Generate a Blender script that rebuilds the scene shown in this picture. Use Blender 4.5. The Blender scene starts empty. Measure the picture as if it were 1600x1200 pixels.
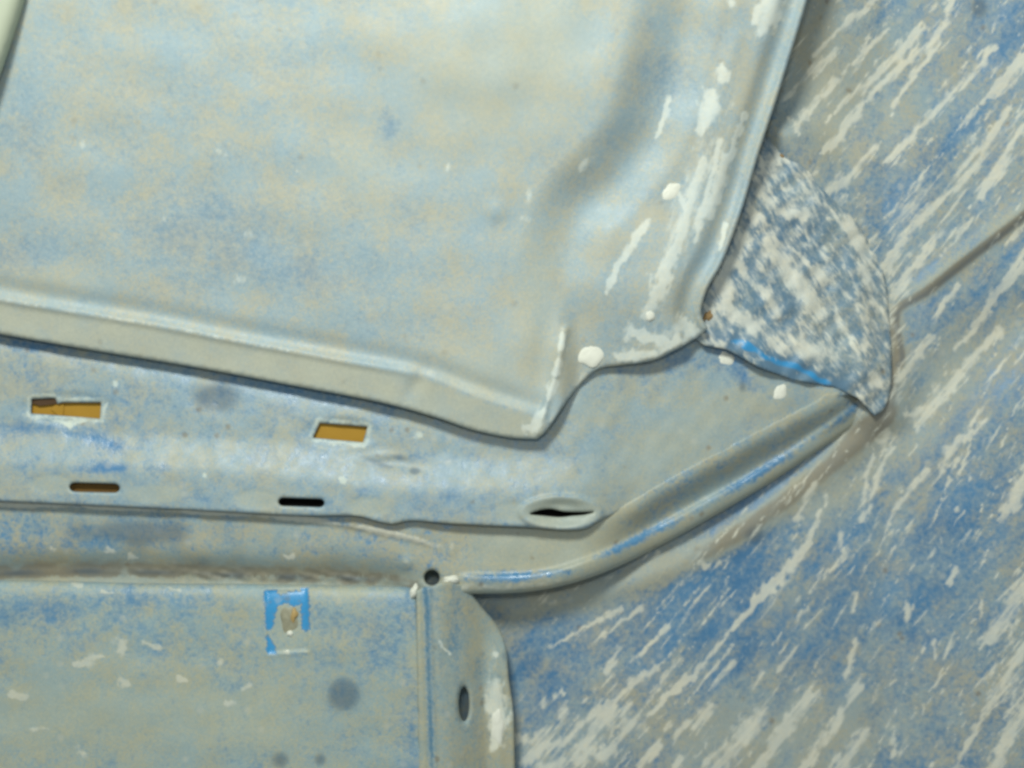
import bpy, math, random
import numpy as np
from mathutils import Vector
from mathutils.geometry import delaunay_2d_cdt

S = bpy.context.scene
rng = np.random.default_rng(7)
random.seed(7)

# ------------------------------------------------------------------ camera, light, exposure
D = 0.55                      # camera distance to the y=0 plane (metres)
PX = 0.00025                  # one photo pixel on that plane: 0.25 mm
cam = bpy.data.cameras.new('camera'); camo = bpy.data.objects.new('camera', cam)
S.collection.objects.link(camo); S.camera = camo
camo.location = (0, -D, 0); camo.rotation_euler = (math.radians(90), 0, 0)
cam.sensor_width = 36; cam.lens = 36 * D / (1600 * PX)
cam.clip_start = 0.01; cam.clip_end = 50
cam.dof.use_dof = True; cam.dof.focus_distance = D - 0.012; cam.dof.aperture_fstop = 2.3

w = bpy.data.worlds.new("World"); S.world = w; w.use_nodes = True
w.node_tree.nodes['Background'].inputs[0].default_value = (0.84, 0.94, 0.95, 1)
w.node_tree.nodes['Background'].inputs[1].default_value = 0.27

def area(name, loc, target, size, power, col):
    l = bpy.data.lights.new(name, 'AREA'); l.energy = power; l.size = size; l.color = col
    o = bpy.data.objects.new(name, l); S.collection.objects.link(o); o.location = loc
    d = Vector(target) - Vector(loc); o.rotation_euler = d.to_track_quat('-Z', 'Y').to_euler()
    return o
area('key_lamp', (-0.13, -0.60, 0.44), (-0.02, 0, 0.05), 0.12, 4.5, (0.97, 1.0, 0.92))
area('flash_lamp', (-0.02, -0.60, 0.09), (0.0, 0, 0.0), 0.05, 0.55, (0.93, 1.0, 1.0))

S.view_settings.view_transform = 'Standard'; S.view_settings.look = 'None'
S.view_settings.exposure = 0.10; S.view_settings.gamma = 1.0
try: S.cycles.filter_width = 3.0
except Exception: pass

# ------------------------------------------------------------------ helpers
def P(u, v, h):
    """photo pixel (u, v) at h millimetres in front of the y=0 plane -> metres"""
    u, v, h = np.broadcast_arrays(np.asarray(u, float), np.asarray(v, float), np.asarray(h, float) * 0.001)
    k = PX * (D - h) / D
    return np.stack([(u - 800) * k, -h, (600 - v) * k], -1)

def sst(a, b, x):
    t = np.clip((x - a) / (b - a), 0, 1); return t * t * (3 - 2 * t)

def catmull(pts, step=4.0, closed=False):
    p = np.array(pts, float); n = len(p); out = []
    m = n if closed else n - 1
    for i in range(m):
        p1, p2 = p[i], p[(i + 1) % n]
        p0 = p[(i - 1) % n] if (closed or i > 0) else 2 * p1 - p2
        p3 = p[(i + 2) % n] if (closed or i + 2 < n) else 2 * p2 - p1
        k = max(1, int(np.linalg.norm(p2 - p1) / step))
        d1 = max(np.linalg.norm(p1 - p0), 1e-6) ** .5; d2 = max(np.linalg.norm(p2 - p1), 1e-6) ** .5; d3 = max(np.linalg.norm(p3 - p2), 1e-6) ** .5
        m1 = (p1 - p0) / d1 - (p2 - p0) / (d1 + d2) + (p2 - p1) / d2
        m2 = (p2 - p1) / d2 - (p3 - p1) / (d2 + d3) + (p3 - p2) / d3
        m1 *= d2; m2 *= d2
        for j in range(k):
            t = j / k
            out.append((2*t**3-3*t**2+1)*p1 + (t**3-2*t**2+t)*m1 + (-2*t**3+3*t**2)*p2 + (t**3-t**2)*m2)
    if not closed: out.append(p[-1])
    return np.array(out)

def line(pts, step=4.0):
    p = np.array(pts, float); out = []
    for a, b in zip(p[:-1], p[1:]):
        k = max(1, int(np.linalg.norm(b - a) / step))
        for j in range(k): out.append(a + (b - a) * j / k)
    out.append(p[-1]); return np.array(out)

def dist_poly(q, poly, closed=False):
    """distance of points q to a polyline, sign (+ right of travel in photo coords), arclength 0..1"""
    best = np.full(len(q), 1e9); sgn = np.ones(len(q)); par = np.zeros(len(q))
    pp = np.vstack([poly, poly[:1]]) if closed else poly
    seg = np.linalg.norm(np.diff(pp, axis=0), axis=1); cum = np.concatenate([[0], np.cumsum(seg)])
    for i in range(len(pp) - 1):
        a = pp[i]; d = pp[i + 1] - a; L2 = d @ d
        if L2 < 1e-9: continue
        r = q - a; t = np.clip((r @ d) / L2, 0, 1)
        e = r - t[:, None] * d; ds = np.hypot(e[:, 0], e[:, 1])
        m = ds < best
        best[m] = ds[m]; sgn[m] = np.sign(d[0] * r[m, 1] - d[1] * r[m, 0]); par[m] = (cum[i] + t[m] * seg[i]) / cum[-1]
    return best, sgn, par

def offs(poly, k):
    t = np.gradient(poly, axis=0); t /= np.linalg.norm(t, axis=1)[:, None]
    return poly + np.stack([-t[:, 1], t[:, 0]], -1) * k

def inside(q, poly):
    x, y = q[:, 0], q[:, 1]; c = np.zeros(len(q), bool)
    n = len(poly)
    for i in range(n):
        x1, y1 = poly[i]; x2, y2 = poly[(i + 1) % n]
        if y1 == y2: continue
        m = ((y1 > y) != (y2 > y)) & (x < (x2 - x1) * (y - y1) / (y2 - y1) + x1)
        c ^= m
    return c

def coarse(poly, k=3):
    return poly[::k] if len(poly) > 3 * k else poly

def blob(q, cx, cy, rx, ry=None, ang=0, hard=0.0):
    ry = ry or rx; a = math.radians(ang)
    x = q[:, 0] - cx; y = q[:, 1] - cy
    X = x * math.cos(a) + y * math.sin(a); Y = -x * math.sin(a) + y * math.cos(a)
    r = np.sqrt((X / rx) ** 2 + (Y / ry) ** 2)
    return np.clip(1 - r / 2, 0, 1) if not hard else np.clip((1 - r) * hard + .5, 0, 1)

def gauss(q, cx, cy, rx, ry=None, ang=0):
    ry = ry or rx; a = math.radians(ang)
    x = q[:, 0] - cx; y = q[:, 1] - cy
    X = x * math.cos(a) + y * math.sin(a); Y = -x * math.sin(a) + y * math.cos(a)
    return np.exp(-((X / rx) ** 2 + (Y / ry) ** 2))

def wav(q, seed, scale):
    """smooth low-frequency wobble"""
    r = np.random.default_rng(seed); s = 0
    for i in range(7):
        a = r.uniform(0, 6.28); f = r.uniform(.6, 1.7) / scale
        s = s + np.sin((q[:, 0] * math.cos(a) + q[:, 1] * math.sin(a)) * f * 6.28 + r.uniform(0, 6.28))
    return s / 3.0

def stroke_mask(q, strokes):
    """strokes: list of (points [(x,y,halfwidth)...], strength). value 0.5 at the nominal edge"""
    m = np.zeros(len(q)); q0 = q
    q = q + np.stack([1.6 * wav(q0, 101, 34) + .8 * wav(q0, 102, 13), 1.6 * wav(q0, 103, 34) + .8 * wav(q0, 104, 13)], -1)
    wmod = np.clip(1 + .28 * wav(q0, 105, 28) + .22 * wav(q0, 106, 11), .35, 1.6); fade = np.clip(.93 + .16 * wav(q0, 107, 60), .6, 1.15)
    for pts, st in strokes:
        for (x0, y0, w0), (x1, y1, w1) in zip(pts[:-1], pts[1:]):
            R = 3.2 * max(w0, w1) + 6
            sel = np.where((q[:, 0] > min(x0, x1) - R) & (q[:, 0] < max(x0, x1) + R) & (q[:, 1] > min(y0, y1) - R) & (q[:, 1] < max(y0, y1) + R))[0]
            if not len(sel): continue
            a = np.array([x0, y0]); d = np.array([x1 - x0, y1 - y0]); L2 = max(d @ d, 1e-6)
            r = q[sel] - a; t = np.clip((r @ d) / L2, 0, 1)
            e = r - t[:, None] * d; ds = np.hypot(e[:, 0], e[:, 1]); ww = (w0 + (w1 - w0) * t) * wmod[sel]
            m[sel] = np.maximum(m[sel], st * fade[sel] * np.clip(1 - ds / (2 * ww), 0, 1))
    return m

def make_mesh(name, V, F, mat, parent, attrs=None, smooth=True):
    me = bpy.data.meshes.new(name)
    V = np.asarray(V, np.float32); F = np.asarray(F, np.int32)
    k = F.shape[1]
    me.vertices.add(len(V)); me.vertices.foreach_set('co', V.ravel())
    me.loops.add(F.size); me.loops.foreach_set('vertex_index', F.ravel())
    me.polygons.add(len(F)); me.polygons.foreach_set('loop_start', np.arange(0, F.size, k, dtype=np.int32))
    me.update(calc_edges=True); me.validate()
    me.polygons.foreach_set('use_smooth', np.full(len(me.polygons), smooth))
    if attrs is not None:
        a = me.color_attributes.new('marks', 'FLOAT_COLOR', 'POINT')
        a.data.foreach_set('color', np.asarray(attrs, np.float32).ravel())
    me.materials.append(mat)
    o = bpy.data.objects.new(name, me); S.collection.objects.link(o)
    if parent is not None: o.parent = parent
    return o

def sheet(name, outline, hfun, mat, parent, marks=None, holes=(), spacing=4.0, thick=1.0, edge_r=3.0, edge_drop=0.5, lines=()):
    """a piece of pressed sheet metal: dense triangulated front, back and rims; outline in photo px"""
    outline = np.asarray(outline, float)
    rings = [outline] + [np.asarray(h, float) for h in holes]
    pts = []; edges = []
    for r in rings:
        b = len(pts); pts += [tuple(p) for p in r]; n = len(r)
        edges += [(b + i, b + (i + 1) % n) for i in range(n)]
    lpts = []
    for ln in lines:
        ln = line(ln, spacing * .8); ok = inside(ln, outline); dd = dist_poly(ln, outline, True)[0]; ok &= dd > spacing * .8
        for h in rings[1:]: ok &= ~inside(ln, h) & (dist_poly(ln, h, True)[0] > spacing * .8)
        b = len(pts); idx = -np.ones(len(ln), int); idx[ok] = b + np.arange(ok.sum())
        pts += [tuple(p) for p in ln[ok]]; lpts.append(ln[ok])
        edges += [(int(idx[i]), int(idx[i + 1])) for i in range(len(ln) - 1) if ok[i] and ok[i + 1]]
    mn = outline.min(0); mx = outline.max(0)
    gx = np.arange(mn[0], mx[0], spacing); gy = np.arange(mn[1], mx[1], spacing * .866)
    G = np.stack(np.meshgrid(gx, gy), -1); G[1::2, :, 0] += spacing / 2; G = G.reshape(-1, 2)
    G = G + rng.uniform(-.15, .15, G.shape) * spacing
    keep = inside(G, outline)
    for h in rings[1:]: keep &= ~inside(G, h)
    G = G[keep]
    for r in rings:
        d = dist_poly(G, r, True)[0]; G = G[d > spacing * .45]
    for ln in lpts:
        if len(ln) > 1: d = dist_poly(G, ln)[0]; G = G[d > spacing * .5]
    allp = [Vector(p) for p in pts] + [Vector(p) for p in G]
    out = delaunay_2d_cdt(allp, edges, [], 0, 1e-6)
    v2 = np.array([tuple(p) for p in out[0]]); tri = np.array(out[2])
    c = v2[tri].mean(1); ok = inside(c, outline)
    for h in rings[1:]: ok &= ~inside(c, h)
    tri = tri[ok]
    # consistent winding (normal toward the camera)
    a, b, cc = v2[tri[:, 0]], v2[tri[:, 1]], v2[tri[:, 2]]
    cr = (b[:, 0]-a[:, 0])*(cc[:, 1]-a[:, 1]) - (b[:, 1]-a[:, 1])*(cc[:, 0]-a[:, 0])
    fl = cr > 0; tri[fl] = tri[fl][:, ::-1]
    h = hfun(v2)
    de = np.full(len(v2), 1e9)
    for r in rings: de = np.minimum(de, dist_poly(v2, r, True)[0])
    t = np.clip(1 - de / edge_r, 0, 1); h = h - edge_drop * (1 - np.sqrt(np.clip(1 - t * t, 0, 1)))
    F3 = P(v2[:, 0], v2[:, 1], h); B3 = P(v2[:, 0], v2[:, 1], h - thick)
    n = len(v2)
    # rims
    ed = {}
    for f in tri:
        for i in range(3):
            e = (int(f[i]), int(f[(i + 1) % 3])); ed[e] = ed.get(e, 0) + 1
    rim = [(e[0], e[1]) for e in ed if (e[1], e[0]) not in ed]
    rt = []
    for a_, b_ in rim: rt += [(b_, a_, a_ + n), (b_, a_ + n, b_ + n)]
    F = np.vstack([tri, tri[:, ::-1] + n, np.array(rt)])
    V = np.vstack([F3, B3])
    m = np.zeros((n, 4)) if marks is None else np.stack(marks(v2), -1)
    return make_mesh(name, V, F, mat, parent, np.vstack([m, m]))

# ------------------------------------------------------------------ materials
def N(nt, t, **k):
    n = nt.nodes.new(t)
    for a, b in k.items(): setattr(n, a, b)
    return n

def paint_mat(name, dust=0.5, tint=(0.30, 0.335, 0.30), paint=(0.075, 0.20, 0.40), aniso=None, ang=0, rough=(0.38, 0.75), white=(0.62, 0.60, 0.49), grain=1.0, contrast=1.0, streak=0.0, slen=11, sfreq=420):
    """dusty blue car paint. 'marks' R: pale splashes, painted highlights, G: more dust, painted glow, B: bare blue paint, rim highlight, A: dark stain, painted shade"""
    m = bpy.data.materials.new(name); m.use_nodes = True; nt = m.node_tree; L = nt.links.new
    bs = nt.nodes['Principled BSDF']
    tc = N(nt, 'ShaderNodeTexCoord')
    mp = N(nt, 'ShaderNodeMapping'); L(tc.outputs['Object'], mp.inputs[0])
    mp2 = N(nt, 'ShaderNodeMapping'); L(tc.outputs['Object'], mp2.inputs[0])
    if aniso or streak:
        aniso = aniso or 1.0
        mp2.inputs['Rotation'].default_value = (0, math.radians(ang), 0); 
        mp3 = N(nt, 'ShaderNodeMapping'); L(mp2.outputs[0], mp3.inputs[0]); mp3.inputs['Scale'].default_value = (1.0 / aniso, 1, 1); smear = mp3.outputs[0]
    else: smear = mp2.outputs[0]
    def noise(vec, scale, detail=4, rough_=.6, dist=0.0):
        n = N(nt, 'ShaderNodeTexNoise'); L(vec, n.inputs['Vector']); n.inputs['Scale'].default_value = scale
        n.inputs['Detail'].default_value = detail; n.inputs['Roughness'].default_value = rough_; n.inputs['Distortion'].default_value = dist
        return n.outputs['Fac']
    def M(op, a, b=None, c=None, clamp=False):
        n = N(nt, 'ShaderNodeMath', operation=op, use_clamp=clamp)
        for i, x in enumerate([a, b, c]):
            if x is None: continue
            if isinstance(x, (int, float)): n.inputs[i].default_value = x
            else: L(x, n.inputs[i])
        return n.outputs[0]
    def ramp(x, lo, hi):
        n = N(nt, 'ShaderNodeMapRange', interpolation_type='SMOOTHSTEP'); L(x, n.inputs[0])
        n.inputs[1].default_value = lo; n.inputs[2].default_value = hi; return n.outputs[0]
    def mix(f, a, b):
        n = N(nt, 'ShaderNodeMix', data_type='RGBA'); 
        if isinstance(f, float): n.inputs[0].default_value = f
        else: L(f, n.inputs[0])
        for i, x in ((6, a), (7, b)):
            if isinstance(x, tuple): n.inputs[i].default_value = (*x, 1)
            else: L(x, n.inputs[i])
        return n.outputs[2]
    at = N(nt, 'ShaderNodeAttribute', attribute_name='marks'); sp = N(nt, 'ShaderNodeSeparateColor'); L(at.outputs['Color'], sp.inputs[0])
    R, G, B, A = sp.outputs[0], sp.outputs[1], sp.outputs[2], at.outputs['Alpha']
    big = noise(smear, 22, 4, .6, .4); mid = noise(smear, 90, 5, .65, .3); fine = noise(mp.outputs[0], 520, 3, .7); vf = noise(mp.outputs[0], 1500, 2, .6)
    # dust amount, with the painted glow
    f2 = noise(smear, 240, 4, .7, .3)
    s = M('ADD', M('MULTIPLY', M('SUBTRACT', big, .5), .9 * contrast), M('MULTIPLY', M('SUBTRACT', mid, .5), 1.5 * contrast))
    s = M('ADD', s, M('MULTIPLY', M('SUBTRACT', f2, .5), 1.0 * grain))
    s = M('ADD', s, M('MULTIPLY', M('SUBTRACT', fine, .5), 1.4 * grain))
    s = M('ADD', s, dust)
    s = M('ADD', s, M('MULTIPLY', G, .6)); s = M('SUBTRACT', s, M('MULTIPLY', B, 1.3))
    dm = ramp(s, 0.0, 1.0)
    # dust hue wanders between grey, warm beige and cool film
    hue = ramp(M('ADD', noise(mp.outputs[0], 60, 5, .7), M('MULTIPLY', M('SUBTRACT', vf, .5), .9)), .35, .68)
    warm = (tint[0] * 1.15, tint[1] * 1.0, tint[2] * .84); cool = (tint[0] * .86, tint[1] * .98, tint[2] * 1.12)
    dustc = mix(hue, cool, warm)
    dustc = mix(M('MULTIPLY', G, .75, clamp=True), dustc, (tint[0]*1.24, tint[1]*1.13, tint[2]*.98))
    pc = mix(ramp(noise(mp.outputs[0], 40, 3), .3, .7), paint, (paint[0] * .8, paint[1] * .82, paint[2] * .86))
    pc = mix(ramp(B, 1.2, 1.8), pc, (.10, .31, .56))
    col = mix(dm, pc, dustc)
    gv = N(nt, 'ShaderNodeHueSaturation'); L(col, gv.inputs['Color']); L(M('ADD', .76, M('ADD', M('MULTIPLY', vf, .30), M('MULTIPLY', fine, .18))), gv.inputs['Value']); gv.inputs['Saturation'].default_value = 1.12; col = gv.outputs[0]
    # small pale specks and rust-brown specks
    vo = N(nt, 'ShaderNodeTexVoronoi'); L(mp.outputs[0], vo.inputs['Vector']); vo.inputs['Scale'].default_value = 170
    sc_ = N(nt, 'ShaderNodeSeparateColor'); L(vo.outputs['Color'], sc_.inputs[0])
    speck = M('MULTIPLY', ramp(M('ADD', vo.outputs['Distance'], M('MULTIPLY', fine, .35)), .52, .26), ramp(sc_.outputs[0], .80, .86))
    col = mix(M('MULTIPLY', speck, .38), col, (.50, .50, .42))
    speck2 = M('MULTIPLY', ramp(M('ADD', vo.outputs['Distance'], M('MULTIPLY', fine, .35)), .46, .24), ramp(sc_.outputs[1], .90, .93))
    col = mix(M('MULTIPLY', speck2, .22 if 'upper' in name else .55), col, (.20, .15, .09))
    brn = ramp(M('ADD', M('MULTIPLY', B, -1.0), M('MULTIPLY', M('SUBTRACT', f2, .5), .7)), .2, .8)
    col = mix(M('MULTIPLY', brn, .65), col, (.20, .165, .115))
    # stain and painted shade
    stn_shade = ramp(M('ADD', A, M('MULTIPLY', M('SUBTRACT', mid, .5), .25)), .15, .85)
    col = mix(M('MULTIPLY', stn_shade, .62), col, (.055, .10, .15))
    # pale splashes and painted highlights with ragged edges
    rg = M('ADD', M('MULTIPLY', M('SUBTRACT', noise(smear, 210, 4, .65, .5), .5), 1.0), M('MULTIPLY', M('SUBTRACT', fine, .5), .4))
    if streak:
        m4 = N(nt, 'ShaderNodeMapping'); L(mp2.outputs[0], m4.inputs[0]); m4.inputs['Scale'].default_value = (1 / slen, 1, 1)
        sn = noise(m4.outputs[0], sfreq, 4, .65, .3 if slen < 6 else .15)
        m5 = N(nt, 'ShaderNodeMapping'); L(mp2.outputs[0], m5.inputs[0]); m5.inputs['Scale'].default_value = (1 / (slen * .64), 1, 1); m5.inputs['Rotation'].default_value = (0, .12, 0)
        sn2 = noise(m5.outputs[0], sfreq * 1.95, 2, .6, .1)
        R = M('ADD', R, M('MULTIPLY', M('ADD', M('MULTIPLY', ramp(sn, .48, .72), ramp(mid, .34, .60)), M('MULTIPLY', ramp(sn2, .52, .74), .7)), streak))
    if streak: rg = M('ADD', M('MULTIPLY', rg, .5), M('ADD', M('MULTIPLY', M('SUBTRACT', sn, .5), 1.3), M('MULTIPLY', M('SUBTRACT', sn2, .5), .8)))
    wm = ramp(M('ADD', R, M('MULTIPLY', rg, ramp(R, 0.02, .3))), .28 - (.05 if streak else 0), .76 + (.12 if streak else 0))
    wc = mix(hue, (white[0] * .92, white[1] * .98, white[2] * 1.06), white)
    col = mix(M('MULTIPLY', wm, M('ADD', .42, M('MULTIPLY', f2, .75)), clamp=True), col, wc)
    L(col, bs.inputs['Base Color'])
    r = M('ADD', M('MULTIPLY', dm, rough[1] - rough[0]), rough[0]); r = M('ADD', r, M('MULTIPLY', M('SUBTRACT', f2, .5), .35)); r = M('MAXIMUM', r, M('MULTIPLY', wm, .6))
    L(r, bs.inputs['Roughness'])
    bs.inputs['Specular IOR Level'].default_value = .45
    bp = N(nt, 'ShaderNodeBump'); bp.inputs['Strength'].default_value = .5; bp.inputs['Distance'].default_value = .0006
    hh = M('ADD', M('MULTIPLY', dm, .3), M('MULTIPLY', wm, .22)); hh = M('ADD', hh, M('MULTIPLY', fine, .25)); hh = M('ADD', hh, M('MULTIPLY', big, 1.0))
    L(hh, bp.inputs['Height']); L(bp.outputs[0], bs.inputs['Normal'])
    return m

def simple_mat(name, col, rough=.6, var=.15, scale=150):
    m = bpy.data.materials.new(name); m.use_nodes = True; nt = m.node_tree; L = nt.links.new; bs = nt.nodes['Principled BSDF']
    tc = N(nt, 'ShaderNodeTexCoord'); n = N(nt, 'ShaderNodeTexNoise'); n.inputs['Scale'].default_value = scale; n.inputs['Detail'].default_value = 5
    L(tc.outputs['Object'], n.inputs['Vector'])
    mx = N(nt, 'ShaderNodeMix', data_type='RGBA'); L(n.outputs['Fac'], mx.inputs[0])
    mx.inputs[6].default_value = (*[c * (1 - var) for c in col], 1); mx.inputs[7].default_value = (*[min(1, c * (1 + var)) for c in col], 1)
    L(mx.outputs[2], bs.inputs['Base Color']); bs.inputs['Roughness'].default_value = rough
    bp = N(nt, 'ShaderNodeBump'); bp.inputs['Strength'].default_value = .3; bp.inputs['Distance'].default_value = .0005; L(n.outputs['Fac'], bp.inputs['Height']); L(bp.outputs[0], bs.inputs['Normal'])
    return m

M_UP = paint_mat('dusty_paint_upper', dust=.90, tint=(.385, .43, .405), paint=(.24, .355, .45), contrast=.6, grain=.65, white=(.70, .71, .61), rough=(.34, .52), ang=73, streak=.03, slen=6, sfreq=300)
M_RAIL = paint_mat('dusty_paint_rail', dust=.84, tint=(.325, .38, .37), paint=(.13, .26, .43), rough=(.26, .48), contrast=.7, grain=.8, white=(.62, .66, .56))
M_FL = paint_mat('dusty_paint_flange', dust=.88, tint=(.335, .365, .32), paint=(.14, .28, .44), contrast=.8, grain=1.3, rough=(.25, .5))
M_LOW = paint_mat('dusty_paint_lower', dust=.84, tint=(.325, .375, .34), paint=(.17, .30, .43), contrast=.9, white=(.56, .55, .44), rough=(.28, .55))
M_BR = paint_mat('dusty_paint_bracket', dust=.95, tint=(.335, .365, .315), paint=(.14, .27, .38), contrast=.6, aniso=3, ang=90, white=(.72, .72, .60))
M_SIDE = paint_mat('streaked_paint_side', dust=.66, tint=(.325, .36, .335), paint=(.12, .245, .395), aniso=2.6, ang=50, contrast=.95, white=(.68, .65, .52), streak=.36, slen=17, sfreq=360)
M_GUS = paint_mat('smeared_paint_gusset', dust=.66, tint=(.31, .345, .315), paint=(.155, .245, .325), aniso=1.8, ang=-54, contrast=1.0, white=(.72, .69, .56), streak=.34, slen=4.2, sfreq=270)
M_WHITE = simple_mat('cream_sealant', (.74, .74, .64), .5, .10, 300)
M_OCHRE = simple_mat('ochre_primer', (.37, .20, .012), .75, .05, 200)
M_DARK = simple_mat('cavity_shade_black', (.02, .014, .012), .8)
M_TRIM = simple_mat('pale_cream_trim', (.44, .48, .36), .6, .05, 60)
M_STUB = simple_mat('grimy_weld_metal', (.27, .26, .18), .5, .5, 420)

# ------------------------------------------------------------------ curves read off the photograph
EDGE_L = [(-90, 506), (0, 522), (120, 543), (300, 573), (450, 601), (600, 630), (680, 652), (740, 672), (800, 684), (838, 686)]
EDGE_C = [(838, 686), (849, 678), (862, 662), (885, 628), (905, 603), (935, 577), (968, 571), (1020, 563), (1051, 549), (1088, 528), (1106, 513)]
EDGE_R = [(1106, 513), (1096, 492), (1104, 455), (1128, 411), (1158, 332), (1184, 245), (1210, 166), (1232, 96), (1256, 18), (1275, -50), (1285, -90)]
CRACK = [(-90, 776), (0, 783), (130, 789), (300, 797), (480, 806), (560, 807), (590, 815), (612, 819), (640, 814), (700, 818), (780, 822), (830, 824), (880, 828), (915, 826), (935, 815), (980, 793), (1040, 758), (1125, 712), (1220, 662), (1300, 622)]
RIM = [(731, 928), (810, 926), (862, 919), (915, 905), (967, 885), (1046, 845), (1125, 801), (1204, 754), (1282, 702), (1335, 666), (1362, 644)]
RIM_UP = [(720, 902), (800, 902), (862, 895), (936, 870), (1000, 840), (1099, 788), (1177, 744), (1282, 676), (1338, 636)]
cEL, cEC, cER = catmull(EDGE_L), catmull(EDGE_C), catmull(EDGE_R)
cCR, cRIM, cRU = catmull(CRACK), catmull(RIM), catmull(RIM_UP)

body = bpy.data.objects.new('car_body', None); S.collection.objects.link(body)
body['label'] = 'dusty blue pressed-steel car body seen close up, with slotted rail, bracket and splashed side panel'
body['category'] = 'car body'

# ------------------------------------------------------------------ side panel (right, behind everything)
FOLD = catmull([(1398, 560), (1392, 482), (1440, 450), (1512, 394), (1600, 326), (1720, 230)], 12)
FOLD2 = catmull([(1362, 650), (1430, 620), (1520, 560), (1600, 500), (1720, 420)], 12)
VAL = catmull([(1380, 650), (1330, 700), (1250, 765), (1150, 835), (1040, 890), (930, 925), (800, 950)], 12)
GLINE = catmull([(1215, 175), (1250, 235), (1300, 300), (1350, 365), (1384, 430), (1392, 500), (1394, 580), (1376, 650)], 12)
def h_side(q):
    x, y = q[:, 0], q[:, 1]
    h = -10 + np.where(x > 1380, (x - 1380) * .045, (1380 - x) * .014)
    h = h + (600 - y) * .006 + 4.5 * np.exp(-((x - 1395) / 95) ** 2) * sst(760, 560, y) * sst(120, 260, y)
    d, s, _ = dist_poly(q, FOLD); h = h + 2.4 * np.exp(-(d / 13) ** 2) * sst(1388, 1420, x)
    d, s, _ = dist_poly(q, FOLD2); h = h - 5.0 * np.exp(-(d / 60) ** 2) * sst(1370, 1440, x)
    d, s, _ = dist_poly(q, VAL); h = h + 2.5 * np.exp(-(d / 22) ** 2)
    h = h + .9 * wav(q, 3, 420) + .25 * wav(q, 4, 120)
    d, s, _ = dist_poly(q, GLINE); k = np.exp(-(d / 45) ** 2) * sst(160, 215, y) * sst(690, 640, y); h = h * (1 - k) + k * (11.2 - (x - 1120) * .055)
    h = h - 6 * gauss(q, 790, 1050, 90, 160) + 16.5 * gauss(q, 1200, 0, 140, 220) - 6 * sst(760, 660, x)
    return h
W = lambda *a: ([(p[0], p[1], p[2]) for p in a], 1.0)
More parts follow.
